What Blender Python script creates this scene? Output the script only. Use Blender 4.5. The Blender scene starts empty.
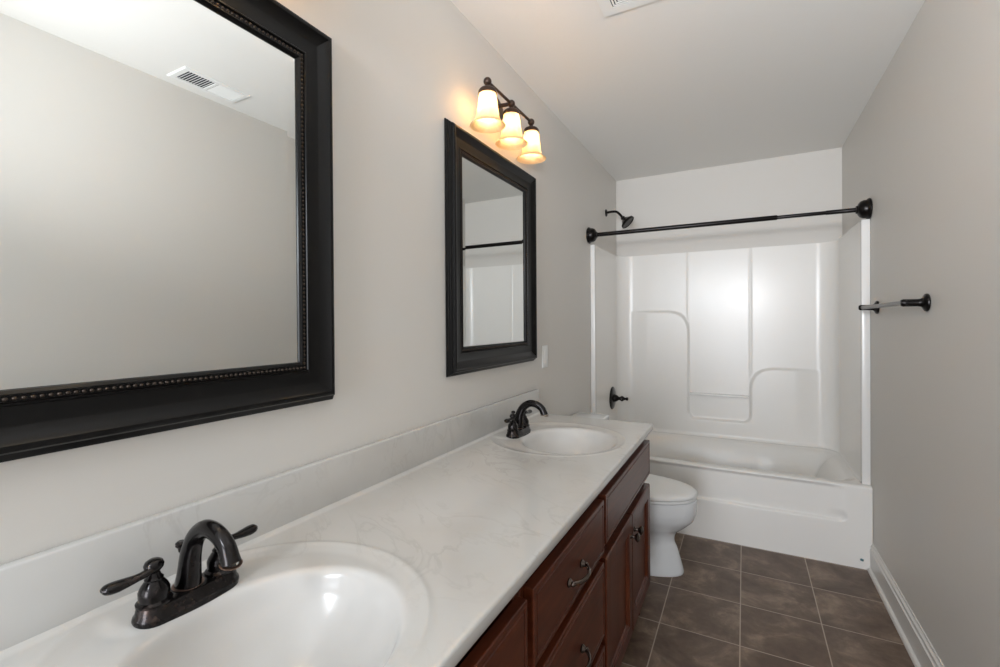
import bpy, bmesh, math, random
from mathutils import Vector, Matrix
random.seed(7)
C = bpy.context.scene.collection
SC = bpy.context.scene
PI = math.pi

# ------------------------------------------------------------------ camera
cam_d = bpy.data.cameras.new('camera'); cam = bpy.data.objects.new('camera', cam_d); C.objects.link(cam)
yaw, pit, rol = math.radians(27.993466), math.radians(-0.330117), math.radians(-0.388637)
fwd = Vector((-math.sin(yaw)*math.cos(pit), math.cos(yaw)*math.cos(pit), math.sin(pit)))
rgt = Vector((math.cos(yaw), math.sin(yaw), 0)); up = rgt.cross(fwd)
r2 = rgt*math.cos(rol) + up*math.sin(rol); u2 = r2.cross(fwd)
M = Matrix((r2, u2, -fwd)).transposed().to_4x4()
M.translation = Vector((0.93503, -3.00385, 1.30652))
cam.matrix_world = M
cam_d.sensor_width = 36; cam_d.lens = 458.96/1000*36; cam_d.shift_y = -0.008763; cam_d.clip_start = 0.02
SC.camera = cam

# ------------------------------------------------------------------ light and exposure
SC.view_settings.view_transform = 'Standard'; SC.view_settings.look = 'None'
SC.view_settings.gamma = 1; SC.view_settings.exposure = 0.23; SC.view_settings.use_curve_mapping = False
wd = bpy.data.worlds.new('world'); SC.world = wd; wd.use_nodes = True
wd.node_tree.nodes['Background'].inputs[0].default_value = (0.80, 0.88, 1.0, 1)
wd.node_tree.nodes['Background'].inputs[1].default_value = 1.0
def area(name, loc, target, sx, sy, power, col):
    d = bpy.data.lights.new(name, 'AREA'); d.shape = 'RECTANGLE'; d.size = sx; d.size_y = sy; d.energy = power; d.color = col
    o = bpy.data.objects.new(name, d); C.objects.link(o); o.location = loc
    o.rotation_euler = (Vector(target)-Vector(loc)).to_track_quat('-Z', 'Y').to_euler()
    return o
W, H, YF, YB = 1.524, 2.4720, 0.8308, -4.9
area('doorway_daylight', (0.78, -6.8, 1.25), (0.78, 0, 1.22), 1.36, 2.2, 92, (0.92, 0.95, 1.0))
area('added_wall_fill', (0.30, -3.85, 1.80), (1.40, -1.90, 2.45), 0.4, 0.4, 15, (0.84, 0.92, 1.0))  # added fill lamp behind the camera, evens out right wall and ceiling
sp_d = bpy.data.lights.new('added_ceiling_fill', 'SPOT'); sp_d.energy = 118; sp_d.color = (0.95, 0.97, 1.0); sp_d.spot_size = math.radians(78); sp_d.spot_blend = 1.0; sp_d.shadow_soft_size = 0.10  # invented spot behind the camera, added to brighten the ceiling for soft fill
sp = bpy.data.objects.new('added_ceiling_fill', sp_d); C.objects.link(sp); sp.location = (1.0, -3.35, 1.65)
sp.rotation_euler = (Vector((0.95, -1.1, 2.62))-Vector(sp.location)).to_track_quat('-Z', 'Y').to_euler()
LAMP_GLOW = 40

# ------------------------------------------------------------------ materials
def mat(name, col=(0.8, 0.8, 0.8), rough=0.5, metal=0.0, coat=0.0, spec=0.5):
    m = bpy.data.materials.new(name); m.use_nodes = True
    b = m.node_tree.nodes['Principled BSDF']
    b.inputs['Base Color'].default_value = (*col, 1); b.inputs['Roughness'].default_value = rough
    b.inputs['Metallic'].default_value = metal; b.inputs['Coat Weight'].default_value = coat
    b.inputs['Coat Roughness'].default_value = 0.08
    b.inputs['Specular IOR Level'].default_value = spec
    return m
def N(m, t, **kw):
    n = m.node_tree.nodes.new(t)
    for k, v in kw.items(): setattr(n, k, v)
    return n
def L(m, a, b): m.node_tree.links.new(a, b)
def bs(m): return m.node_tree.nodes['Principled BSDF']
def coords(m, scale=(1, 1, 1), rot=(0, 0, 0)):
    tc = N(m, 'ShaderNodeTexCoord'); mp = N(m, 'ShaderNodeMapping')
    mp.inputs['Scale'].default_value = scale; mp.inputs['Rotation'].default_value = rot
    L(m, tc.outputs['Object'], mp.inputs[0]); return mp.outputs[0]
def noise(m, co, scale, detail=4, rough=0.5, dist=0.0):
    n = N(m, 'ShaderNodeTexNoise'); n.inputs['Scale'].default_value = scale; n.inputs['Detail'].default_value = detail
    n.inputs['Roughness'].default_value = rough; n.inputs['Distortion'].default_value = dist
    L(m, co, n.inputs['Vector']); return n.outputs['Fac']
def ramp(m, fac, stops):
    r = N(m, 'ShaderNodeValToRGB'); e = r.color_ramp.elements
    while len(e) < len(stops): e.new(0.5)
    for i, (p, c) in enumerate(stops):
        e[i].position = p; e[i].color = (*c, 1) if len(c) == 3 else c
    L(m, fac, r.inputs[0]); return r.outputs[0]
def bump(m, h, strength, dist=0.002):
    b = N(m, 'ShaderNodeBump'); b.inputs['Strength'].default_value = strength; b.inputs['Distance'].default_value = dist
    L(m, h, b.inputs['Height']); L(m, b.outputs[0], bs(m).inputs['Normal'])
def srgb(r, g, b):
    f = lambda c: (c/255/12.92) if c/255 <= 0.04045 else ((c/255+0.055)/1.055)**2.4
    return (f(r), f(g), f(b))

def paint(name, col, rough=0.55):
    m = mat(name, col, rough, spec=0.35); co = coords(m)
    bump(m, noise(m, co, 260, 3), 0.12, 0.001); return m
M_wall = paint('greige_wall_paint', srgb(217, 213, 207), 0.5)
M_ceil = paint('ceiling_paint', srgb(238, 236, 232), 0.8)
M_trim = mat('trim_paint', srgb(226, 223, 218), 0.3)

def tile_mat():
    m = mat('brown_slate_tile', rough=0.42); s = 0.30898
    co = coords(m); mp = N(m, 'ShaderNodeVectorMath', operation='SUBTRACT'); mp.inputs[1].default_value = (0.91657-10*s, -0.31657-20*s, 0)
    L(m, co, mp.inputs[0]); sc = N(m, 'ShaderNodeVectorMath', operation='SCALE'); sc.inputs['Scale'].default_value = 1/s
    L(m, mp.outputs[0], sc.inputs[0]); sp = N(m, 'ShaderNodeSeparateXYZ'); L(m, sc.outputs[0], sp.inputs[0])
    def edge(o):
        f = N(m, 'ShaderNodeMath', operation='FRACT'); L(m, o, f.inputs[0])
        a = N(m, 'ShaderNodeMath', operation='SUBTRACT'); L(m, f.outputs[0], a.inputs[0]); a.inputs[1].default_value = 0.5
        b = N(m, 'ShaderNodeMath', operation='ABSOLUTE'); L(m, a.outputs[0], b.inputs[0]); return b.outputs[0]
    mx = N(m, 'ShaderNodeMath', operation='MAXIMUM'); L(m, edge(sp.outputs[0]), mx.inputs[0]); L(m, edge(sp.outputs[1]), mx.inputs[1])
    g = N(m, 'ShaderNodeMapRange'); L(m, mx.outputs[0], g.inputs[0])
    g.inputs[1].default_value = 0.4905; g.inputs[2].default_value = 0.4955
    fl = N(m, 'ShaderNodeVectorMath', operation='FLOOR'); L(m, sc.outputs[0], fl.inputs[0])
    wn = N(m, 'ShaderNodeTexWhiteNoise', noise_dimensions='3D'); L(m, fl.outputs[0], wn.inputs['Vector'])
    off = N(m, 'ShaderNodeVectorMath', operation='MULTIPLY_ADD'); L(m, wn.outputs['Color'], off.inputs[0]); off.inputs[1].default_value = (7, 7, 7); L(m, co, off.inputs[2])
    n1 = noise(m, off.outputs[0], 6, 6, 0.62, 0.5)
    c1 = ramp(m, n1, [(0.34, srgb(90, 70, 56)), (0.52, srgb(112, 92, 77)), (0.68, srgb(150, 130, 111))])
    n2 = noise(m, off.outputs[0], 34, 5, 0.7)
    c2 = ramp(m, n2, [(0.35, (0.78, 0.78, 0.78)), (0.7, (1.12, 1.12, 1.12))])
    mu = N(m, 'ShaderNodeMix', data_type='RGBA', blend_type='MULTIPLY'); mu.inputs[0].default_value = 0.8
    L(m, c1, mu.inputs[6]); L(m, c2, mu.inputs[7])
    fm = N(m, 'ShaderNodeMix', data_type='RGBA'); L(m, g.outputs[0], fm.inputs[0]); L(m, mu.outputs[2], fm.inputs[6])
    fm.inputs[7].default_value = (*srgb(176, 160, 145), 1); L(m, fm.outputs[2], bs(m).inputs['Base Color'])
    iv = N(m, 'ShaderNodeMath', operation='SUBTRACT'); iv.inputs[0].default_value = 1; L(m, g.outputs[0], iv.inputs[1])
    ad = N(m, 'ShaderNodeMath', operation='MULTIPLY_ADD'); L(m, n2, ad.inputs[0]); ad.inputs[1].default_value = 0.25; L(m, iv.outputs[0], ad.inputs[2])
    bump(m, ad.outputs[0], 0.4, 0.0015); return m
M_tile = tile_mat()

def wood_mat(name, axis):
    m = mat(name, rough=0.34, coat=0.03, spec=0.38); bs(m).inputs['Coat Roughness'].default_value = 0.25
    sc = {'y': (14, 1.2, 14), 'z': (14, 14, 1.2)}[axis]
    co = coords(m, sc); n1 = noise(m, co, 2.2, 6, 0.6, 1.2)
    c = ramp(m, n1, [(0.25, srgb(58, 23, 10)), (0.5, srgb(82, 37, 19)), (0.75, srgb(102, 51, 28))])
    L(m, c, bs(m).inputs['Base Color']); return m
M_woodh = wood_mat('cherry_wood_horizontal', 'y'); M_wood = wood_mat('cherry_wood_vertical', 'z')
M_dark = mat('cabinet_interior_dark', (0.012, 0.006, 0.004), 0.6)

def marble_mat():
    m = mat('cultured_marble', rough=0.2, coat=0.22)
    co = coords(m, (1, 1, 1), (0, 0, 0.5))
    n0 = noise(m, co, 2.6, 3, 0.5, 0.5)
    base = ramp(m, n0, [(0.3, srgb(193, 190, 185)), (0.7, srgb(203, 202, 199))])
    mp = N(m, 'ShaderNodeMapping'); mp.inputs['Scale'].default_value = (1.0, 2.0, 1.0); L(m, co, mp.inputs[0])
    n1 = noise(m, mp.outputs[0], 3.4, 5, 0.55, 1.8)
    v = ramp(m, n1, [(0.455, (0, 0, 0)), (0.492, (1, 1, 1)), (0.52, (0, 0, 0))])
    n2 = noise(m, co, 3.0, 2); k = ramp(m, n2, [(0.42, (0, 0, 0)), (0.68, (0.26, 0.26, 0.26))])
    mm = N(m, 'ShaderNodeMath', operation='MULTIPLY'); L(m, v, mm.inputs[0]); L(m, k, mm.inputs[1])
    fm = N(m, 'ShaderNodeMix', data_type='RGBA'); L(m, mm.outputs[0], fm.inputs[0]); L(m, base, fm.inputs[6])
    fm.inputs[7].default_value = (*srgb(150, 143, 138), 1)
    # the moulded bowls are plain white, without veining
    sp = N(m, 'ShaderNodeSeparateXYZ'); tc = N(m, 'ShaderNodeTexCoord'); L(m, tc.outputs['Object'], sp.inputs[0])
    mr = N(m, 'ShaderNodeMapRange'); L(m, sp.outputs[2], mr.inputs[0]); mr.inputs[1].default_value = 0.8445; mr.inputs[2].default_value = 0.836
    f2 = N(m, 'ShaderNodeMix', data_type='RGBA'); L(m, mr.outputs[0], f2.inputs[0]); L(m, fm.outputs[2], f2.inputs[6])
    f2.inputs[7].default_value = (*srgb(206, 204, 201), 1); L(m, f2.outputs[2], bs(m).inputs['Base Color']); return m
M_marble = marble_mat()
M_acryl = mat('white_acrylic', srgb(238, 235, 230), 0.25)
M_china = mat('white_porcelain', srgb(236, 238, 239), 0.08, coat=0.5)

def bronze_mat():
    m = mat('oil_rubbed_bronze', rough=0.27, metal=0.85, coat=0.25); co = coords(m)
    n = noise(m, co, 40, 4, 0.6)
    c = ramp(m, n, [(0.35, srgb(26, 24, 24)), (0.6, srgb(38, 34, 34)), (0.80, srgb(78, 62, 54))])
    L(m, c, bs(m).inputs['Base Color'])
    r = ramp(m, n, [(0.3, (0.2,)*3), (0.8, (0.32,)*3)]); L(m, r, bs(m).inputs['Roughness']); return m
M_orb = bronze_mat()
M_lamp = mat('brown_bronze', srgb(74, 58, 50), 0.36, 0.7)
M_copper = mat('worn_copper_edge', srgb(128, 104, 92), 0.3, 0.9)
M_black = mat('black_bronze', srgb(22, 18, 17), 0.28, 0.6)
M_frame = mat('black_frame_lacquer', srgb(7, 6, 6), 0.29, spec=0.26)
M_bead = mat('bead_bronze', srgb(66, 57, 50), 0.28, 0.7)
M_mirror = mat('mirror_silver', (0.80, 0.82, 0.81), 0.0, 1.0)
M_steel = mat('brushed_grey_steel', srgb(104, 101, 97), 0.36, 0.9)
M_pew = mat('dark_pewter', srgb(96, 86, 80), 0.22, 0.95)
M_plast = mat('white_plastic', srgb(240, 240, 238), 0.35)
M_void = mat('vent_dark_void', (0.03, 0.035, 0.04), 0.8)
M_stick = mat('teal_plastic', srgb(70, 112, 120), 0.4)
M_lip = mat('glossy_white_trim', srgb(238, 236, 233), 0.2)  # plain glossy white for the flanges and ledge bar

def shade_mat():
    m = bpy.data.materials.new('amber_alabaster_glass'); m.use_nodes = True; nt = m.node_tree
    b = nt.nodes['Principled BSDF']; co = coords(m); n = noise(m, co, 14, 4, 0.6, 1.0)
    c = ramp(m, n, [(0.3, srgb(250, 226, 182)), (0.7, srgb(255, 243, 218))])
    L(m, c, b.inputs['Base Color']); b.inputs['Roughness'].default_value = 0.25
    tr = N(m, 'ShaderNodeBsdfTranslucent'); L(m, c, tr.inputs[0])
    mx = N(m, 'ShaderNodeMixShader'); mx.inputs[0].default_value = 0.62
    L(m, b.outputs[0], mx.inputs[1]); L(m, tr.outputs[0], mx.inputs[2])
    L(m, mx.outputs[0], nt.nodes['Material Output'].inputs[0]); return m
M_shade = shade_mat()
def emit(name, col, s):
    m = bpy.data.materials.new(name); m.use_nodes = True; b = m.node_tree.nodes['Principled BSDF']
    b.inputs['Base Color'].default_value = (*col, 1); b.inputs['Emission Color'].default_value = (*col, 1); b.inputs['Emission Strength'].default_value = s; return m
M_bulb = emit('lit_frosted_bulb', (1.0, 0.84, 0.64), LAMP_GLOW)

# ------------------------------------------------------------------ mesh helpers
def mesh_obj(name, verts, faces, m, parent=None, smooth=True, angle=40, loc=None):
    me = bpy.data.meshes.new(name); me.from_pydata([tuple(v) for v in verts], [], faces); me.update()
    bm = bmesh.new(); bm.from_mesh(me); bmesh.ops.remove_doubles(bm, verts=bm.verts, dist=1e-6)
    bmesh.ops.recalc_face_normals(bm, faces=bm.faces); bm.to_mesh(me); bm.free()
    o = bpy.data.objects.new(name, me); C.objects.link(o); me.materials.append(m)
    if smooth: shade(me, angle)
    if parent: o.parent = parent
    if loc: o.location = loc
    return o
def shade(me, angle):
    for p in me.polygons: p.use_smooth = True
    me.set_sharp_from_angle(angle=math.radians(angle))
def bm_obj(name, bm, m, parent=None, angle=40, loc=None):
    me = bpy.data.meshes.new(name); bm.to_mesh(me); bm.free(); me.materials.append(m); shade(me, angle)
    o = bpy.data.objects.new(name, me); C.objects.link(o)
    if parent: o.parent = parent
    if loc: o.location = loc
    return o
def add_box(bm, a, b, bev=0.0, seg=2):
    a, b = Vector(a), Vector(b)
    ret = bmesh.ops.create_cube(bm, size=1.0, matrix=Matrix.Translation((a+b)/2) @ Matrix.Diagonal((*(b-a), 1)))
    if bev > 0:
        vs = ret['verts']; es = list({e for v in vs for e in v.link_edges})
        bmesh.ops.bevel(bm, geom=es, offset=bev, segments=seg, affect='EDGES', profile=0.5, clamp_overlap=True)
def box(name, a, b, m, parent=None, bev=0.0, seg=2):
    bm = bmesh.new(); add_box(bm, a, b, bev, seg); return bm_obj(name, bm, m, parent)
class G:
    """vertex/face collector"""
    def __init__(s): s.v = []; s.f = []
    def ring_loft(s, rings, close=True, cap0=True, cap1=True):
        n = len(rings[0]); b = len(s.v)
        for r in rings: s.v += [Vector(p) for p in r]
        for i in range(len(rings)-1):
            for j in range(n if close else n-1):
                k = (j+1) % n; s.f.append((b+i*n+j, b+i*n+k, b+(i+1)*n+k, b+(i+1)*n+j))
        if cap0: s.f.append(tuple(b+j for j in range(n))[::-1])
        if cap1: s.f.append(tuple(b+(len(rings)-1)*n+j for j in range(n)))
        return s
    def lathe(s, prof, origin=(0, 0, 0), axis=(0, 0, 1), n=32, cap=True):
        """prof: list of (radius, distance along axis)"""
        ax = Vector(axis).normalized(); t = Vector((1, 0, 0)) if abs(ax.x) < 0.9 else Vector((0, 1, 0))
        e1 = ax.cross(t).normalized(); e2 = ax.cross(e1); O = Vector(origin)
        rings = [[O+ax*h+(e1*math.cos(2*PI*j/n)+e2*math.sin(2*PI*j/n))*max(r, 1e-5) for j in range(n)] for r, h in prof]
        return s.ring_loft(rings, True, cap, cap)
    def tube(s, pts, rad, n=16, flat=None):
        pts = [Vector(p) for p in pts]; rr = rad if isinstance(rad, (list, tuple)) else [rad]*len(pts)
        T = [(pts[min(i+1, len(pts)-1)]-pts[max(i-1, 0)]).normalized() for i in range(len(pts))]
        t0 = Vector((0, 0, 1)) if abs(T[0].z) < 0.9 else Vector((0, 1, 0))
        e1 = (t0-T[0]*t0.dot(T[0])).normalized(); rings = []
        for i, p in enumerate(pts):
            e1 = (e1-T[i]*e1.dot(T[i])).normalized(); e2 = T[i].cross(e1)
            a, b = (rr[i], rr[i]) if not isinstance(rr[i], tuple) else rr[i]
            rings.append([p+e1*math.cos(2*PI*j/n)*a+e2*math.sin(2*PI*j/n)*b for j in range(n)])
        return s.ring_loft(rings)
    def sphere(s, c, r, n=16):
        prof = [(r*math.sin(PI*i/n), -r*math.cos(PI*i/n)) for i in range(n+1)]
        return s.lathe(prof, c, (0, 0, 1), n*2 if n < 12 else 24, False)
    def build(s, name, m, parent=None, angle=40, loc=None): return mesh_obj(name, s.v, s.f, m, parent, True, angle, loc)
def bez(P, n=24):
    """Catmull-Rom through tuples (any length)"""
    P = [tuple(p) for p in P]; out = []
    Q = [P[0]]+P+[P[-1]]
    for i in range(1, len(Q)-2):
        for k in range(n):
            t = k/n; a, b, c, d = Q[i-1], Q[i], Q[i+1], Q[i+2]
            out.append(tuple(0.5*(2*b[j]+(c[j]-a[j])*t+(2*a[j]-5*b[j]+4*c[j]-d[j])*t*t+(3*b[j]-a[j]-3*c[j]+d[j])*t**3) for j in range(len(b))))
    out.append(P[-1]); return out
def thing(name, label, cat, loc=(0, 0, 0), group=None):
    o = bpy.data.objects.new(name, None); C.objects.link(o); o.location = loc; o.empty_display_size = 0.05
    o['label'] = label; o['category'] = cat
    if group: o['group'] = group
    return o
def struct(o): o['kind'] = 'structure'; return o
def copy_tree(o, parent=None):
    c = o.copy(); C.objects.link(c)
    if parent: c.parent = parent
    for ch in [x for x in bpy.data.objects if x.parent == o]: copy_tree(ch, c)
    return c
def sstep(a, b, x):
    t = max(0, min(1, (x-a)/(b-a))); return t*t*(3-2*t)

# ------------------------------------------------------------------ room shell
struct(box('floor', (-0.12, YB-1.5, -0.08), (W+0.12, YF+0.12, 0), M_tile))
struct(box('ceiling', (-0.12, YB-0.12, H), (W+0.12, YF+0.12, H+0.1), M_ceil))
struct(box('wall_left', (-0.12, YB, 0), (0, YF+0.12, H), M_wall))
struct(box('wall_right', (W, YB, 0), (W+0.12, YF+0.12, H), M_wall))
struct(box('wall_back', (0, YF, 0), (W, YF+0.12, H), M_wall))
g = bmesh.new()                                         # wall behind the camera, with the doorway the daylight comes through
add_box(g, (0, YB-0.1, 0), (0.08, YB, H)); add_box(g, (1.45, YB-0.1, 0), (W, YB, H)); add_box(g, (0.08, YB-0.1, 2.25), (1.45, YB, H))
struct(bm_obj('wall_front', g, M_wall))
# baseboards: profile (depth, height) swept along y
def baseboard(name, x, sgn, y0, y1):
    prof = [(0, 0), (0.026, 0), (0.026, 0.006), (0.022, 0.014), (0.013, 0.019), (0.013, 0.100), (0.0155, 0.104), (0.0155, 0.109), (0.011, 0.114),
            (0.010, 0.121), (0.012, 0.125), (0.0115, 0.130), (0.006, 0.136), (0.004, 0.144), (0, 0.144)]
    g = G(); g.ring_loft([[(x+sgn*d, y, z) for d, z in prof] for y in (y0, y1)]); o = g.build(name, M_trim, angle=25); return struct(o)
baseboard('baseboard_right', W, -1, YB, -0.004)
baseboard('baseboard_left', 0, 1, -0.898, -0.004)

# ------------------------------------------------------------------ tub and shower surround (one moulded unit)
ZT = 0.432
tubu = thing('tub_shower_unit', 'white moulded bathtub with its shower surround filling the far end of the bathroom', 'bathtub')
def sd_rrect(x, y, x0, x1, y0, y1, r):
    cx, cy, hx, hy = (x0+x1)/2, (y0+y1)/2, (x1-x0)/2-r, (y1-y0)/2-r
    qx, qy = abs(x-cx)-hx, abs(y-cy)-hy
    return math.hypot(max(qx, 0), max(qy, 0))+min(max(qx, qy), 0)-r
def tub():
    g = G(); nx, ny = 150, 90
    X0, X1, Y0, Y1 = 0.002, W-0.002, 0.014, 0.826
    for j in range(ny+1):
        for i in range(nx+1):
            x = X0+(X1-X0)*i/nx; y = Y0+(Y1-Y0)*j/ny
            d = -sd_rrect(x, y, 0.070, 1.466, 0.072, 0.735, 0.10)
            # steep sides with a long sloping back rest at the right end
            wdt = 0.13+0.16*sstep(1.0, 1.45, x)
            z = ZT+0.003*sstep(0.0, 0.02, -d) - 0.006*sstep(-0.012, 0.006, d) - 0.33*sstep(0.0, wdt, d)*1.0
            g.v.append(Vector((x, y, z)))
    for j in range(ny):
        for i in range(nx):
            a = j*(nx+1)+i; g.f.append((a, a+1, a+nx+2, a+nx+1))
    # rolled edge and apron, a height field over x and z
    nz = 110; top = []; b = len(g.v)
    zs = [ZT+0.003-ZT*(k/nz) for k in range(nz+1)]
    for k in range(nz+1):
        z = max(zs[k]-0.003*(k/nz), 0)
        for i in range(nx+1):
            x = X0+(X1-X0)*i/nx
            d = -sd_rrect(x, z, 0.12, 1.408, 0.232, 0.60, 0.035)
            y = 0.016*sstep(-0.003, 0.010, d)*(1-sstep(1.30, 1.42, x)*sstep(0.245, 0.30, z))
            lip = ZT+0.003-z
            y = y*sstep(0.004, 0.03, lip) if lip < 0.03 else y
            if lip < 0.014: y += 0.014*(1-math.sqrt(max(0, 1-(1-lip/0.014)**2)))
            g.v.append(Vector((x, y, z)))
    for k in range(nz):
        for i in range(nx):
            a = b+k*(nx+1)+i; g.f.append((a, a+nx+1, a+nx+2, a+1))
    return g.build('tub', M_acryl, tubu, angle=60)
tub()
def surround():
    # plan path (x, y, nx, ny), n = inward normal
    r = 0.115; xl, xr, yb, ZS = 0.030, 1.486, 0.800, 1.834
    path = []
    def addl(a, b, nrm, step):
        n = max(1, int((Vector(b)-Vector(a)).length/step))
        for i in range(n+1): path.append((a[0]+(b[0]-a[0])*i/n, a[1]+(b[1]-a[1])*i/n, nrm[0], nrm[1]))
    addl((xl, 0.092), (xl, yb-r), (1, 0), 0.03)
    for i in range(1, 14):
        a = PI-i/14*PI/2; path.append((xl+r+r*math.cos(a), yb-r+r*math.sin(a), -math.cos(a), -math.sin(a)))
    addl((xl+r, yb), (xr-r, yb), (0, -1), 0.006)
    for i in range(1, 14):
        a = PI/2-i/14*PI/2; path.append((xr-r+r*math.cos(a), yb-r+r*math.sin(a), -math.cos(a), -math.sin(a)))
    addl((xr, yb-r), (xr, 0.052), (-1, 0), 0.03)
    def hgt(x, z):
        # three panels, the low shelves left and right, the pocket between them
        # signed distances: negative inside the recess
        rec_u = sd_rrect(x, z, 0.556, 0.976, 0.562, 2.6, 0.055)          # middle recess with pocket
        rl = sd_rrect(x, z, -0.6, 0.62, 1.380, 2.6, 0.0)                  # upper left panel
        rr = sd_rrect(x, z, 0.93, 2.4, 0.960, 2.6, 0.0)                   # upper right panel
        def smax(a, b, k):
            h = max(k-abs(a-b), 0)/k; return max(a, b)+h*h*k*0.25
        def smin(a, b, k): return -smax(-a, -b, k)
        # shoulders: round the outer corners of the two shelves
        d = smin(smin(rec_u, rl, 0.16), rr, 0.16)
        fade = sstep(0.10, 0.26, x)*(1-sstep(1.24, 1.42, x))
        h = 0.022*sstep(-0.009, 0.009, d)*fade
        # seams between the upper panels
        for xs in (0.556, 0.976):
            if z > 0.86: h += 0.0030*math.exp(-((x-xs)/0.006)**2)*sstep(0.86, 0.93, z)
        return h
    g = G(); nz = 220; Z0 = ZT-0.006; cols = len(path)
    for k in range(nz+1):
        z = Z0+(ZS-Z0)*k/nz
        for (x, y, nx, ny) in path:
            h = hgt(x, z) if y > yb-0.06 and xl+0.02 < x < xr-0.02 else 0
            fl = 0.014*(1-sstep(0, 0.03, z-Z0))                                # cove where the wall meets the tub deck
            g.v.append(Vector((x+nx*(h+fl*0.6), y+ny*(h+fl), z)))
    for k in range(nz):
        for c in range(cols-1):
            a = k*cols+c; g.f.append((a, a+1, a+cols+1, a+cols))
    # top ledge back to the plaster
    b = len(g.v)
    outer = [(min(max(x-nx*0.2, 0.001), W-0.001), min(y-ny*0.2 if ny else y, 0.829)) for (x, y, nx, ny) in path]
    for (x, y) in outer: g.v.append(Vector((x, y, ZS+0.004)))
    for c in range(cols-1):
        a = nz*cols+c; g.f.append((a, a+1, b+c+1, b+c))
    o = g.build('surround_panel', M_acryl, tubu, angle=50)
surround()
g = bmesh.new(); add_box(g, (0.001, 0.085, ZT), (0.031, 0.115, 1.836), 0.004); bm_obj('flange', g, M_lip, tubu)
g = bmesh.new(); add_box(g, (1.485, 0.040, ZT-0.005), (W-0.001, 0.072, 1.836), 0.004); bm_obj('flange', g, M_lip, tubu)
g = G(); g.lathe([(0.34*0.05, 0), (0.016, 0.004), (0.006, 0.006), (0.0, 0.006)], (0.30, 0.42, 0.098), (0, 0, 1), 20); g.build('drain', M_orb, tubu)
g = bmesh.new(); add_box(g, (0.566, 0.758, 0.742), (0.966, 0.80, 0.758), 0.006, 3); o = bm_obj('ledge_bar', g, M_lip, tubu)
g = G(); g.tube([(1.470, -0.001, 0.050), (1.483, -0.002, 0.046)], 0.006, 8); g.build('plug_clip', M_stick, tubu); bpy.data.objects['plug_clip']['label'] = 'small teal plastic clip'

# shower fittings
sh = thing('shower_fixture', 'dark bronze shower head on a curved wall arm above the left end of the tub', 'shower head', (0, 0.506, 2.141))
G().lathe([(0.0, 0), (0.028, 0), (0.028, 0.003), (0.022, 0.008), (0.011, 0.010), (0, 0.010)], (0, 0, 0), (1, 0, 0), 28).build('wall_flange', M_black, sh)
arm = bez([(0.004, 0, 0), (0.04, 0, 0.004), (0.078, 0, 0.0), (0.105, 0, -0.022), (0.125, 0, -0.048)], 8)
G().tube(arm, 0.009, 14).build('arm', M_black, sh)
ax = Vector((0.62, -0.05, -0.62)).normalized()
G().lathe([(0.0, -0.012), (0.012, -0.012), (0.017, -0.004), (0.015, 0.008), (0.022, 0.014), (0.044, 0.036), (0.055, 0.044), (0.056, 0.056), (0.050, 0.059), (0.048, 0.055), (0, 0.055)],
          (0.130, 0, -0.054), ax, 32).build('spray_head', M_black, sh)
va = thing('shower_valve', 'dark round shower valve with lever handle on the left tub wall', 'faucet valve', (0.031, 0.547, 0.712))
G().lathe([(0, 0), (0.088, 0), (0.088, 0.003), (0.080, 0.009), (0.050, 0.013), (0.032, 0.015), (0.030, 0.02), (0, 0.02)], (0, 0, 0), (1, 0, 0), 44).build('escutcheon', M_black, va)
G().lathe([(0.0, 0), (0.026, 0), (0.028, 0.012), (0.024, 0.024), (0.014, 0.036), (0.012, 0.046), (0.020, 0.056), (0.020, 0.068), (0.012, 0.078), (0.008, 0.09), (0.013, 0.098), (0.012, 0.108), (0, 0.112)],
          (0.012, 0, 0), (1, 0, 0), 28).build('stem', M_black, va)
G().tube([(0.072, 0, 0), (0.076, -0.03, 0.004), (0.084, -0.062, 0.012)], [0.008, 0.006, (0.005, 0.010)], 12).build('lever', M_black, va)

# shower rod
RY, RZ = 0.048, 1.8925
rod = thing('shower_rod', 'black tension shower curtain rod spanning the tub opening wall to wall', 'shower rod', (0, RY, RZ))
bell = [(0, 0), (0.052, 0), (0.056, 0.005), (0.054, 0.012), (0.048, 0.018), (0.047, 0.032), (0.041, 0.044), (0.030, 0.052), (0.022, 0.055), (0.019, 0.062), (0, 0.062)]
for x, s in ((0.0, 1), (W, -1)):
    G().lathe(bell, (x, 0, 0.0 if s > 0 else -0.002), (s, 0, 0), 36).build('end_flange', M_black, rod)
def rz(x): return -0.002*x/W
G().tube([(0.055, 0, rz(0)), (1.10, 0, rz(1.1)), (1.105, 0, rz(1.1))], [0.0140, 0.0140, 0.012], 20).build('outer_tube', M_black, rod)
G().tube([(1.09, 0, rz(1.1)), (1.33, 0, rz(1.3)), (1.332, 0, rz(1.33)), (1.48, 0, rz(1.48))], [0.0105, 0.0105, 0.012, 0.012], 20).build('inner_tube', M_black, rod)

# towel bar on the right wall
tb = thing('towel_bar', 'dark towel bar with grey rail on the right wall before the tub', 'towel bar', (W, -0.456, 1.367))
post = [(0, 0), (0.031, 0), (0.033, 0.003), (0.032, 0.008), (0.026, 0.012), (0.019, 0.015), (0.0150, 0.020), (0.0135, 0.030), (0.0135, 0.060), (0.0140, 0.070), (0.0105, 0.077), (0, 0.079)]
for y in (-0.351, 0.351):
    G().lathe(post, (0, y, 0), (-1, 0, 0), 28).build('post', M_black, tb)
G().tube([(-0.063, -0.362, 0), (-0.063, 0.360, 0)], 0.009, 18).build('rail', M_steel, tb)

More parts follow.
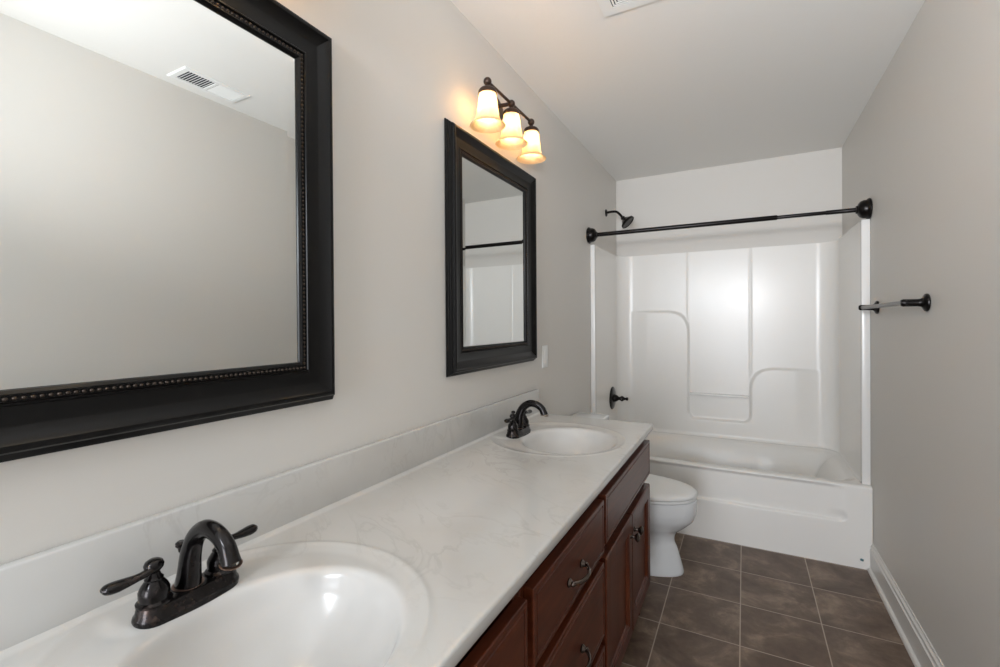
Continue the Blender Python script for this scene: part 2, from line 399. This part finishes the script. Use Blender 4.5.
# ------------------------------------------------------------------ toilet
toi = thing('toilet', 'white two-piece toilet between the vanity and the bathtub', 'toilet', (0, -0.472, 0))
def egg(xb, xf, hw, z, n=48, sq=2.0):
    """outline from back xb to front xf, half-width hw, elongated to the front"""
    out = []; xm = xb+(xf-xb)*0.42
    for j in range(n):
        a = 2*PI*j/n; c, s = math.cos(a), math.sin(a)
        rx = (xf-xm) if c > 0 else (xm-xb)
        e = 2/sq
        out.append((xm+rx*math.copysign(abs(c)**e, c), hw*math.copysign(abs(s)**e, s), z))
    return out
secs = bez([(0.13, 0.655, 0.118, 0.0), (0.13, 0.657, 0.119, 0.014), (0.135, 0.648, 0.112, 0.05), (0.14, 0.628, 0.101, 0.12), (0.14, 0.612, 0.096, 0.165), (0.13, 0.622, 0.104, 0.205),
            (0.11, 0.662, 0.136, 0.240), (0.09, 0.702, 0.166, 0.280), (0.08, 0.717, 0.180, 0.315), (0.08, 0.721, 0.184, 0.345), (0.08, 0.722, 0.184, 0.386), (0.08, 0.718, 0.181, 0.392)], 6)
g = G(); g.ring_loft([egg(a, b, c, z) for a, b, c, z in secs]); g.build('bowl', M_china, toi, angle=70)
def disc(z0, z1, xb, xf, hw, bev):
    g = G(); g.ring_loft([egg(xb+bev, xf-bev, hw-bev, z0), egg(xb, xf, hw, z0+bev*0.6), egg(xb, xf, hw, z1-bev), egg(xb+bev*0.3, xf-bev*0.3, hw-bev*0.3, z1-bev*0.35), egg(xb+bev, xf-bev, hw-bev, z1)]); return g
disc(0.395, 0.410, 0.22, 0.717, 0.180, 0.005).build('seat', M_plast, toi, angle=50)
g = G(); lid = [egg(0.21, 0.717, 0.179, 0.4130), egg(0.20, 0.724, 0.186, 0.4165), egg(0.20, 0.724, 0.186, 0.426), egg(0.206, 0.716, 0.178, 0.433), egg(0.235, 0.69, 0.155, 0.438), egg(0.33, 0.59, 0.08, 0.441)]
g.ring_loft(lid); g.build('lid', M_plast, toi, angle=50)
for s in (-1, 1): box('hinge', (0.205, s*0.075-0.014, 0.393), (0.235, s*0.075+0.014, 0.436), M_plast, toi, 0.005)
g = G(); g.ring_loft([[(x, y, z) for x, y in [(0.015+0.01*k, -w), (0.19-0.01*k, -w), (0.205-0.01*k, -w+0.02), (0.205-0.01*k, w-0.02), (0.19-0.01*k, w), (0.015+0.01*k, w)]] for z, w, k in ((0.385, 0.19, 1), (0.40, 0.20, 0.3), (0.706, 0.22, 0))])
g.build('tank', M_china, toi, angle=35)
box('tank_lid', (0.008, -0.232, 0.706), (0.214, 0.232, 0.742), M_china, toi, 0.010, 4)
g = G(); g.lathe([(0, 0), (0.014, 0), (0.014, 0.008), (0, 0.01)], (0.204, -0.16, 0.67), (1, 0, 0), 16); g.tube([(0.214, -0.16, 0.67), (0.222, -0.12, 0.666), (0.222, -0.085, 0.66)], [0.006, 0.006, 0.008], 10)
g.build('flush_lever', M_pew, toi)

# ------------------------------------------------------------------ vanity cabinets
XF, XC = 0.541, 0.566                # face frame, door faces
def front_panel(name, y0, y1, z0, z1, parent, m, inset=0.012, depth=0.004, recess=False):
    """overlay front. nested rectangles in (y,z) with x offsets give the edge bead or the recessed panel"""
    if recess:
        st = [(0, XF+0.001), (0, XC-0.004), (0.004, XC), (0.050, XC), (0.053, XC-0.003), (0.058, XC-0.004), (0.062, XC-0.011), (0.070, XC-0.012)]
    else:
        st = [(0, XF+0.001), (0, XC-0.003), (0.0015, XC-0.0006), (inset-0.002, XC), (inset, XC-depth), (inset+0.003, XC-depth), (inset+0.005, XC-0.0005)]
    cy, cz = (y0+y1)/2, (z0+z1)/2
    rings = [[(x, y0+d, z0+d), (x, y1-d, z0+d), (x, y1-d, z1-d), (x, y0+d, z1-d)] for d, x in st]
    g = G(); g.ring_loft([[(x, y-parent.location.y, z) for x, y, z in r] for r in rings]); o = g.build(name, m, parent, angle=20); return o
def bow_pull(parent, y, z):
    y -= parent.location.y
    P = bez([(XC+0.001, -0.048), (XC+0.012, -0.046), (XC+0.024, -0.034), (XC+0.031, -0.016), (XC+0.033, 0.0), (XC+0.031, 0.016), (XC+0.024, 0.034), (XC+0.012, 0.046), (XC+0.001, 0.048)], 5)
    g = G(); n = len(P)-1
    g.tube([(a, y+b, z) for a, b in P], [(0.0045+0.0015*math.sin(PI*i/n), 0.0035+0.001*math.sin(PI*i/n)) for i in range(n+1)], 12)
    for s in (-1, 1):
        g.lathe([(0, 0), (0.0095, 0), (0.0105, 0.003), (0.007, 0.008), (0.005, 0.012), (0, 0.012)], (XC, y+s*0.048, z), (1, 0, 0), 18)
        g.sphere((XC+0.012, y+s*0.050, z), 0.0065, 10)
    return g.build('handle', M_pew, parent)
def knob(parent, y, z):
    g = G(); g.lathe([(0, 0), (0.009, 0), (0.009, 0.003), (0.0055, 0.006), (0.005, 0.014), (0.010, 0.018), (0.0155, 0.023), (0.0165, 0.027), (0.013, 0.031), (0.006, 0.033), (0, 0.0335)],
                     (XC, y-parent.location.y, z), (1, 0, 0), 24); return g.build('knob', M_pew, parent)
def carcass(t, y0, y1, rails):
    b = t.location.y; g = bmesh.new()
    add_box(g, (0.004, y0-b, 0.0), (XF-0.02, y0-b+0.016, 0.817)); add_box(g, (0.004, y1-b-0.016, 0.0), (XF-0.02, y1-b, 0.817))
    add_box(g, (0.004, y0-b+0.016, 0.095), (XF-0.02, y1-b-0.016, 0.11)); add_box(g, (0.004, y0-b+0.016, 0.11), (0.012, y1-b-0.016, 0.80))
    bm_obj('carcass', g, M_wood, t)
    g = bmesh.new(); e = 0.03
    for a, c in ((y0, y0+e), (y1-e, y1)): add_box(g, (XF-0.02, a-b, 0.095), (XF, c-b, 0.817), 0.001, 1)
    for z0, z1 in rails: add_box(g, (XF-0.02, y0+e-b, z0), (XF-0.0005, y1-e-b, z1), 0.001, 1)
    bm_obj('face_frame', g, M_wood, t)
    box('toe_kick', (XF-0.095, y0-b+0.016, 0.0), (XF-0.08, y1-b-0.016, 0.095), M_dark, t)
def sink_cabinet(y0, y1, fy0, fy1, label):
    t = thing('sink_cabinet', label, 'cabinet', (0, (y0+y1)/2, 0), None); b = t.location.y
    carcass(t, y0, y1, [(0.095, 0.16), (0.590, 0.640), (0.775, 0.817)])
    front_panel('false_drawer_front', fy0, fy1, 0.632, 0.781 if y0 > -2 else 0.772, t, M_woodh, 0.012)
    mid = (fy0+fy1)/2
    d1 = front_panel('door', fy0, mid-0.0015, 0.148, 0.588, t, M_wood, recess=True)
    d2 = front_panel('door', mid+0.0015, fy1, 0.148, 0.588, t, M_wood, recess=True)
    for d, s in ((d1, -1), (d2, 1)):
        k = knob(t, mid+s*0.032, 0.520); k.parent = d
    return t
sink_cabinet(-1.6425, -0.905, -1.634, -0.907, 'cherry wood sink cabinet with two knobbed doors, next to the toilet')
sink_cabinet(-2.930, -2.188, -2.918, -2.203, 'cherry wood sink cabinet at the near end of the vanity, below the nearest sink')
dr = thing('drawer_cabinet', 'cherry wood bank of drawers with arched pulls between the two sink cabinets', 'cabinet', (0, -1.915, 0))
carcass(dr, -2.1875, -1.643, [(0.095, 0.15), (0.345, 0.385), (0.590, 0.640), (0.775, 0.817)])
for z0, z1 in ((0.618, 0.775), (0.370, 0.588), (0.148, 0.340)):
    d = front_panel('drawer', -2.172, -1.656, z0, z1, dr, M_woodh, 0.012)
    h = bow_pull(dr, -1.925, (z0+z1)/2-0.008); h.parent = d

# ------------------------------------------------------------------ countertop with moulded sinks
CY0, CY1, CX, CZ = -2.950, -0.868, 0.574, 0.846
SINKS = (-1.282, -2.566)
top = thing('vanity_countertop', 'long white marbled countertop with moulded sinks on the cherry cabinets', 'countertop', (0, 0, 0))
def ctop():
    g = G(); xs = [0.001+(CX-0.006-0.001)*i/125 for i in range(126)]; n = int((CY1-CY0-0.008)/0.0045); ys = [CY0+0.004+(CY1-CY0-0.008)*j/n for j in range(n+1)]
    def hz(x, y):
        z = 0
        for cy in SINKS:
            dx, dy = x-0.272, y-cy
            if abs(dy) > 0.32: continue
            e = math.hypot(dx/0.262, dy/0.258); d = (e-1)*0.25           # outer rim, metres (about)
            z += 0.0016*math.exp(-((d-0.004)/0.006)**2)
            z += -0.004*(1-sstep(-0.032, 0.004, d))
            f = math.hypot((x-0.322)/0.180, dy/0.196); s = (1-f)
            if s > -0.06:
                z -= 0.010*sstep(-0.06, 0.06, s)
                if s > 0: z -= 0.125*(1-(1-min(1, s*1.0))**2.6)*sstep(0, 0.10, s)**0.5
        return z
    # keep the faucet deck level with the counter
    def hz2(x, y):
        z = hz(x, y)
        for cy in SINKS:
            dd = sd_rrect(x, y, 0.03, 0.118, cy-0.090, cy+0.076, 0.03)
            if dd < 0.028: z *= sstep(0.0, 0.028, dd)
        if x < 0.031: z = z+0.010-math.sqrt(max(0, 0.010**2-min(0.010, 0.031-x)**2))
        return z
    nx = len(xs)
    for y in ys:
        for x in xs: g.v.append(Vector((x, y, CZ+hz2(x, y))))
    for j in range(len(ys)-1):
        for i in range(nx-1):
            a = j*nx+i; g.f.append((a, a+1, a+nx+1, a+nx))
    # eased front/far edges
    def skirt(line, nrm):
        rows = [line]
        for (o, dz) in ((0.0030, -0.0008), (0.0052, -0.0028), (0.006, -0.006), (0.006, -0.024), (0.003, -0.028), (-0.03, -0.028)):
            rows.append([Vector((p.x+nrm[0]*o, p.y+nrm[1]*o, CZ+dz)) for p in line])
        return rows
    front = [Vector((xs[-1], y, CZ)) for y in ys]; far = [Vector((x, ys[-1], CZ)) for x in xs]; near = [Vector((x, ys[0], CZ)) for x in xs]
    g.ring_loft(skirt(front, (1, 0)), False, False, False); g.ring_loft(skirt(far, (0, 1)), False, False, False); g.ring_loft(skirt(near, (0, -1)), False, False, False)
    # close the two front corners
    for yy, s in ((ys[-1], 1), (ys[0], -1)):
        g.v += [Vector((xs[-1], yy, CZ))]; c = len(g.v)-1; prev = None
        for k in range(7):
            a = k/6*PI/2; ring = [Vector((xs[-1]+math.cos(a)*o, yy+s*math.sin(a)*o, CZ+dz)) for o, dz in ((0.003, -0.0008), (0.0052, -0.0028), (0.006, -0.006), (0.006, -0.024), (0.003, -0.028))]
            b = len(g.v); g.v += ring
            if prev is not None:
                g.f.append((c, prev, b)); [g.f.append((prev+i, prev+i+1, b+i+1, b+i)) for i in range(4)]
            prev = b
    return g.build('slab', M_marble, top, angle=60)
ctop()
g = bmesh.new(); add_box(g, (0.001, CY0, CZ-0.004), (0.021, CY1-0.003, CZ+0.121), 0.0035, 3); bm_obj('backsplash', g, M_marble, top)
for cy in SINKS:
    G().lathe([(0, 0), (0.024, 0), (0.024, 0.002), (0.019, 0.004), (0.012, 0.003), (0, 0.005)], (0.318, cy, CZ-0.1385), (0, 0, 1), 24).build('drain', M_orb, top)

# ------------------------------------------------------------------ faucets
def faucet(label, y):
    t = thing('faucet', label, 'faucet', (0.112, y-0.006, CZ))
    # base plate: stadium lofted with a stepped moulding
    def stad(o, z, n=14):
        L_, R_ = 0.052, 0.027; out = []
        for k in range(n+1): a = -PI/2+PI*k/n; out.append(((R_+o)*math.sin(a)*-1, L_+(R_+o)*math.cos(a), z))
        for k in range(n+1): a = PI/2+PI*k/n; out.append(((R_+o)*math.sin(a)*-1, -L_+(R_+o)*math.cos(a), z))
        return out
    g = G(); g.ring_loft([stad(0.001, -0.007), stad(0.001, 0.0), stad(0.002, 0.003), stad(0.001, 0.007), stad(-0.002, 0.011), stad(-0.003, 0.018), stad(-0.005, 0.022), stad(-0.009, 0.0235), stad(-0.014, 0.024)])
    g.build('base_plate', M_orb, t)
    # spout: flattened at the foot, round at the tip
    P = bez([(-0.004, 0.022, 0.0195, 0.0235), (0.0, 0.045, 0.0165, 0.021), (0.006, 0.080, 0.0145, 0.0185), (0.022, 0.110, 0.0130, 0.0160), (0.050, 0.128, 0.0125, 0.0145), (0.080, 0.1265, 0.0125, 0.0140), (0.103, 0.112, 0.013, 0.0140), (0.113, 0.094, 0.014, 0.0145), (0.115, 0.088, 0.0150, 0.0155)], 6)
    g = G(); g.tube([(a, 0, b) for a, b, _, _ in P], [(c, d) for _, _, c, d in P], 22); g.build('spout', M_orb, t)
    G().lathe([(0.011, 0), (0.0163, 0), (0.0163, 0.002), (0.011, 0.002)], (0.1153, 0, 0.0862), (0.22, 0, 1), 22, False).build('spout_ring', M_copper, t)
    G().lathe([(0.0, 0), (0.0235, 0), (0.0235, 0.0012), (0.0, 0.0012)], (-0.004, 0, 0.0238), (0, 0, 1), 24).build('spout_collar', M_copper, t)
    g = G(); g.tube([(-0.024, 0, 0.02), (-0.024, 0, 0.078)], 0.0025, 8); g.lathe([(0, 0), (0.004, 0), (0.005, 0.006), (0.0085, 0.010), (0.0085, 0.015), (0.005, 0.018), (0, 0.018)], (-0.024, 0, 0.074), (0, 0, 1), 16)
    g.build('lift_rod', M_orb, t)
    for s in (-1, 1):
        h = G(); yy = s*0.052
        h.lathe([(0, 0), (0.0245, 0), (0.0245, 0.003), (0.0205, 0.006), (0.0210, 0.012), (0.0210, 0.020), (0.0180, 0.027), (0.0140, 0.033), (0.0125, 0.035), (0.0130, 0.038), (0.0095, 0.042), (0.0080, 0.047), (0.010, 0.050),
                 (0.0130, 0.054), (0.0138, 0.059), (0.0115, 0.064), (0.007, 0.067), (0, 0.068)], (0, yy, 0.0235), (0, 0, 1), 28)
        hh = h.build('handle', M_orb, t)
        P = bez([(0.004, 0.002, 0.079, 0.0080, 0.0080), (0.006, 0.013, 0.076, 0.0058, 0.0068), (0.005, 0.026, 0.074, 0.0056, 0.0072), (0.003, 0.040, 0.073, 0.0072, 0.0095), (0.002, 0.053, 0.073, 0.0082, 0.0112), (0.001, 0.063, 0.074, 0.0068, 0.0092), (0.001, 0.068, 0.075, 0.002, 0.004)], 5)
        G().tube([(a, yy+s*b, c) for a, b, c, _, _ in P], [(d, e) for _, _, _, d, e in P], 14).build('lever', M_orb, hh)
    return t
f1 = faucet('dark bronze two-handle faucet at the near sink, largest in the photo', SINKS[1])
f2 = faucet('dark bronze faucet by the far sink, on the counter near the toilet', SINKS[0]-0.010)

# ------------------------------------------------------------------ mirrors
def framed_mirror(label, y0, y1, z0, z1):
    t = thing('framed_mirror', label, 'mirror', (0, (y0+y1)/2, z0)); w, h = (y1-y0)/2, z1-z0
    def ring(d, x): return [(x, -w+d, d), (x, w-d, d), (x, w-d, h-d), (x, -w+d, h-d)]
    prof = [(0.004, 0.001), (0.0, 0.004), (0.0, 0.009), (0.004, 0.012), (0.0045, 0.016), (0.0085, 0.0185), (0.009, 0.023), (0.0135, 0.026), (0.014, 0.0325), (0.017, 0.037), (0.021, 0.0385), (0.026, 0.0375)]
    for k in range(1, 13):                                  # the wide cove
        a = k/13*PI/2; prof.append((0.026+0.050*(1-math.cos(a))*0.5+0.050*0.5*k/13, 0.0375-0.020*math.sin(a)))
    prof += [(0.0785, 0.0170), (0.0800, 0.0190), (0.0825, 0.0195), (0.0840, 0.0165), (0.0845, 0.0135), (0.0930, 0.0135), (0.0935, 0.0165), (0.0960, 0.0170), (0.0985, 0.0145), (0.1010, 0.0120), (0.1025, 0.008), (0.1025, 0.004)]
    prof = [(d, x*0.92) for d, x in prof]
    g = G(); R = [ring(d, x) for d, x in prof]
    b = 0; g.ring_loft(R, True, False, False); g.build('frame', M_frame, t, angle=22)
    # beading
    g = G(); d = 0.0888; rad = 0.0037; base = [(0, 0, 1), (1, 0, 0), (0, 1, 0), (-1, 0, 0), (0, -1, 0), (0, 0, -1)]
    def bead(y, z):
        o = len(g.v); m = 8
        for i in range(1, 4):
            ph = PI/2*i/4*1.0
        rings = [(rad*1.0, 0.0), (rad*0.87, rad*0.5), (rad*0.5, rad*0.87)]
        for rr, xx in rings:
            for k in range(m): a = 2*PI*k/m; g.v.append(Vector((0.0125+xx, y+rr*math.cos(a), z+rr*math.sin(a))))
        g.v.append(Vector((0.0125+rad, y, z)))
        for i in range(2):
            for k in range(m): g.f.append((o+i*m+k, o+i*m+(k+1) % m, o+(i+1)*m+(k+1) % m, o+(i+1)*m+k))
        for k in range(m): g.f.append((o+2*m+k, o+2*m+(k+1) % m, o+3*m))
    pit_ = 0.0098; ny = int((2*w-2*d)/pit_); nz = int((h-2*d)/pit_)
    for i in range(ny+1):
        yy = -w+d+(2*w-2*d)*i/ny; bead(yy, d); bead(yy, h-d)
    for i in range(1, nz):
        zz = d+(h-2*d)*i/nz; bead(-w+d, zz); bead(w-d, zz)
    g.build('beading', M_bead, t, angle=80)
    # bevelled silvered glass
    g = G(); g.ring_loft([ring(0.101, 0.004), ring(0.101, 0.0070), ring(0.126, 0.0076)], True, True, True)
    g.build('mirror_glass', M_mirror, t, angle=1)
    return t
framed_mirror('large black-framed mirror hanging above the near sink, cut off by the left photo edge', -2.938, -2.171, 1.113, 2.030)
framed_mirror('black-framed mirror hanging under the lit three-shade lamp, above the far sink', -1.660, -0.904, 1.113, 2.028)

# ------------------------------------------------------------------ vanity lights
def vanity_light(label, y):
    t = thing('vanity_light', label, 'wall lamp', (0, y, 2.210)); X = 0.088
    g = G(); rr = []                                         # oval wall plate
    for sc, x in ((1.0, 0.0), (1.0, 0.006), (0.94, 0.011), (0.80, 0.015), (0.72, 0.0155)):
        rr.append([(x, 0.085*sc*math.cos(2*PI*k/40), 0.004+0.055*sc*math.sin(2*PI*k/40)) for k in range(40)])
    g.ring_loft(rr); g.build('wall_plate', M_lamp, t)
    G().tube([(0.012, 0, 0.004), (0.05, 0, 0.002), (X, 0, 0.0)], [0.011, 0.008, 0.008], 14).build('arm', M_lamp, t)
    G().tube([(X, -0.205, 0), (X, 0.205, 0)], 0.0062, 14).build('bar', M_lamp, t)
    for k in (-1, 0, 1):
        yy = k*0.200
        g = G(); g.sphere((X, yy, 0), 0.0155, 12); g.build('finial', M_lamp, t)
        sh = G(); outer = bez([(0.0325, -0.044), (0.0340, -0.060), (0.0370, -0.085), (0.0405, -0.110), (0.0440, -0.132), (0.0500, -0.149), (0.0590, -0.160), (0.0670, -0.1650)], 4)
        inner = [(r-0.003, z) for r, z in reversed(outer)]; inner[0] = (0.0660, -0.1675)
        sh.lathe(outer+inner, (X, yy, 0), (0, 0, 1), 40, False); s = sh.build('lamp_shade', M_shade, t, angle=60)
        G().lathe([(0.0, -0.012), (0.008, -0.012), (0.010, -0.022), (0.018, -0.024), (0.029, -0.029), (0.0350, -0.037), (0.0360, -0.049), (0.0318, -0.049), (0.0, -0.047)], (X, yy, 0), (0, 0, 1), 28).build('socket_cap', M_lamp, s)
        G().lathe([(0, -0.052), (0.010, -0.052), (0.011, -0.066), (0.018, -0.080), (0.0225, -0.098), (0.021, -0.112), (0.013, -0.123), (0, -0.127)], (X, yy, 0), (0, 0, 1), 24).build('bulb', M_bulb, s)
    return t
vanity_light('bronze wall lamp with three lit amber glass shades above the far mirror', -1.297)
vanity_light('bronze three-shade wall lamp above the near mirror, only a shade tip in view', -2.580)

# ------------------------------------------------------------------ outlet plate, vents
op = thing('outlet_plate', 'white wall outlet plate right of the far mirror', 'wall plate', (0, -0.747, 1.123))
box('cover', (0, -0.036, -0.058), (0.006, 0.036, 0.058), M_plast, op, 0.002)
box('receptacle', (0.005, -0.017, -0.034), (0.0085, 0.017, 0.034), M_plast, op, 0.001)
for z in (-0.048, 0.048): G().lathe([(0, 0), (0.0035, 0), (0.003, 0.001), (0, 0.0012)], (0.006, 0, z), (1, 0, 0), 12).build('screw', M_plast, op)

vent = thing('exhaust_fan_grille', 'square white bathroom fan grille on the ceiling, cut off by the top edge', 'vent', (0.636, -1.424, H))
s = 0.168
def sqring(g, o, i, z0, z1):
    R = [[(a*o, b*o, z0) for a, b in ((-1, -1), (1, -1), (1, 1), (-1, 1))], [(a*o, b*o, z1) for a, b in ((-1, -1), (1, -1), (1, 1), (-1, 1))],
         [(a*i, b*i, z1) for a, b in ((-1, -1), (1, -1), (1, 1), (-1, 1))], [(a*i, b*i, z0) for a, b in ((-1, -1), (1, -1), (1, 1), (-1, 1))]]
    g.ring_loft(R+[R[0]], True, False, False)
g = G(); sqring(g, s, s-0.005, 0, -0.003); sqring(g, s-0.004, s-0.042, -0.002, -0.0055); g.build('cover_frame', M_plast, vent, angle=20)
g = G(); o = s-0.046
while o > 0.01: sqring(g, o, o-0.0060, -0.003, -0.0055); o -= 0.0105
g.build('louvres', M_plast, vent, angle=20); box('backing', (-s+0.03, -s+0.03, -0.002), (s-0.03, s-0.03, -0.0005), M_void, vent)

reg = thing('air_register', 'white slotted ceiling air register seen reflected in the near mirror', 'vent', (1.380, -1.676, H))
g = G()
def rr4(a, b, z): return [(-a, -b, z), (a, -b, z), (a, b, z), (-a, b, z)]
g.ring_loft([rr4(0.077, 0.156, 0), rr4(0.077, 0.156, -0.003), rr4(0.072, 0.151, -0.006), rr4(0.055, 0.130, -0.006), rr4(0.053, 0.128, -0.001)], True, False, False); g.build('frame', M_plast, reg, angle=20)
box('duct', (-0.054, -0.129, -0.0012), (0.054, 0.129, -0.0004), M_void, reg)
box('divider', (-0.054, -0.006, -0.006), (0.054, 0.006, -0.001), M_plast, reg)
for side in (-1, 1):
    for k in range(9):
        yc = side*(0.0165+k*0.0128); g = G(); t = 0.6 if side < 0 else -0.30
        dy, dz = 0.0050*math.cos(t), 0.0050*math.sin(t)
        g.ring_loft([[(x, yc-dy, -0.0035-dz), (x, yc+dy, -0.0035+dz), (x, yc+dy+0.0008, -0.0035+dz-0.001), (x, yc-dy+0.0008, -0.0035-dz-0.001)] for x in (-0.054, 0.054)]); g.build('louvre', M_plast, reg, angle=20)
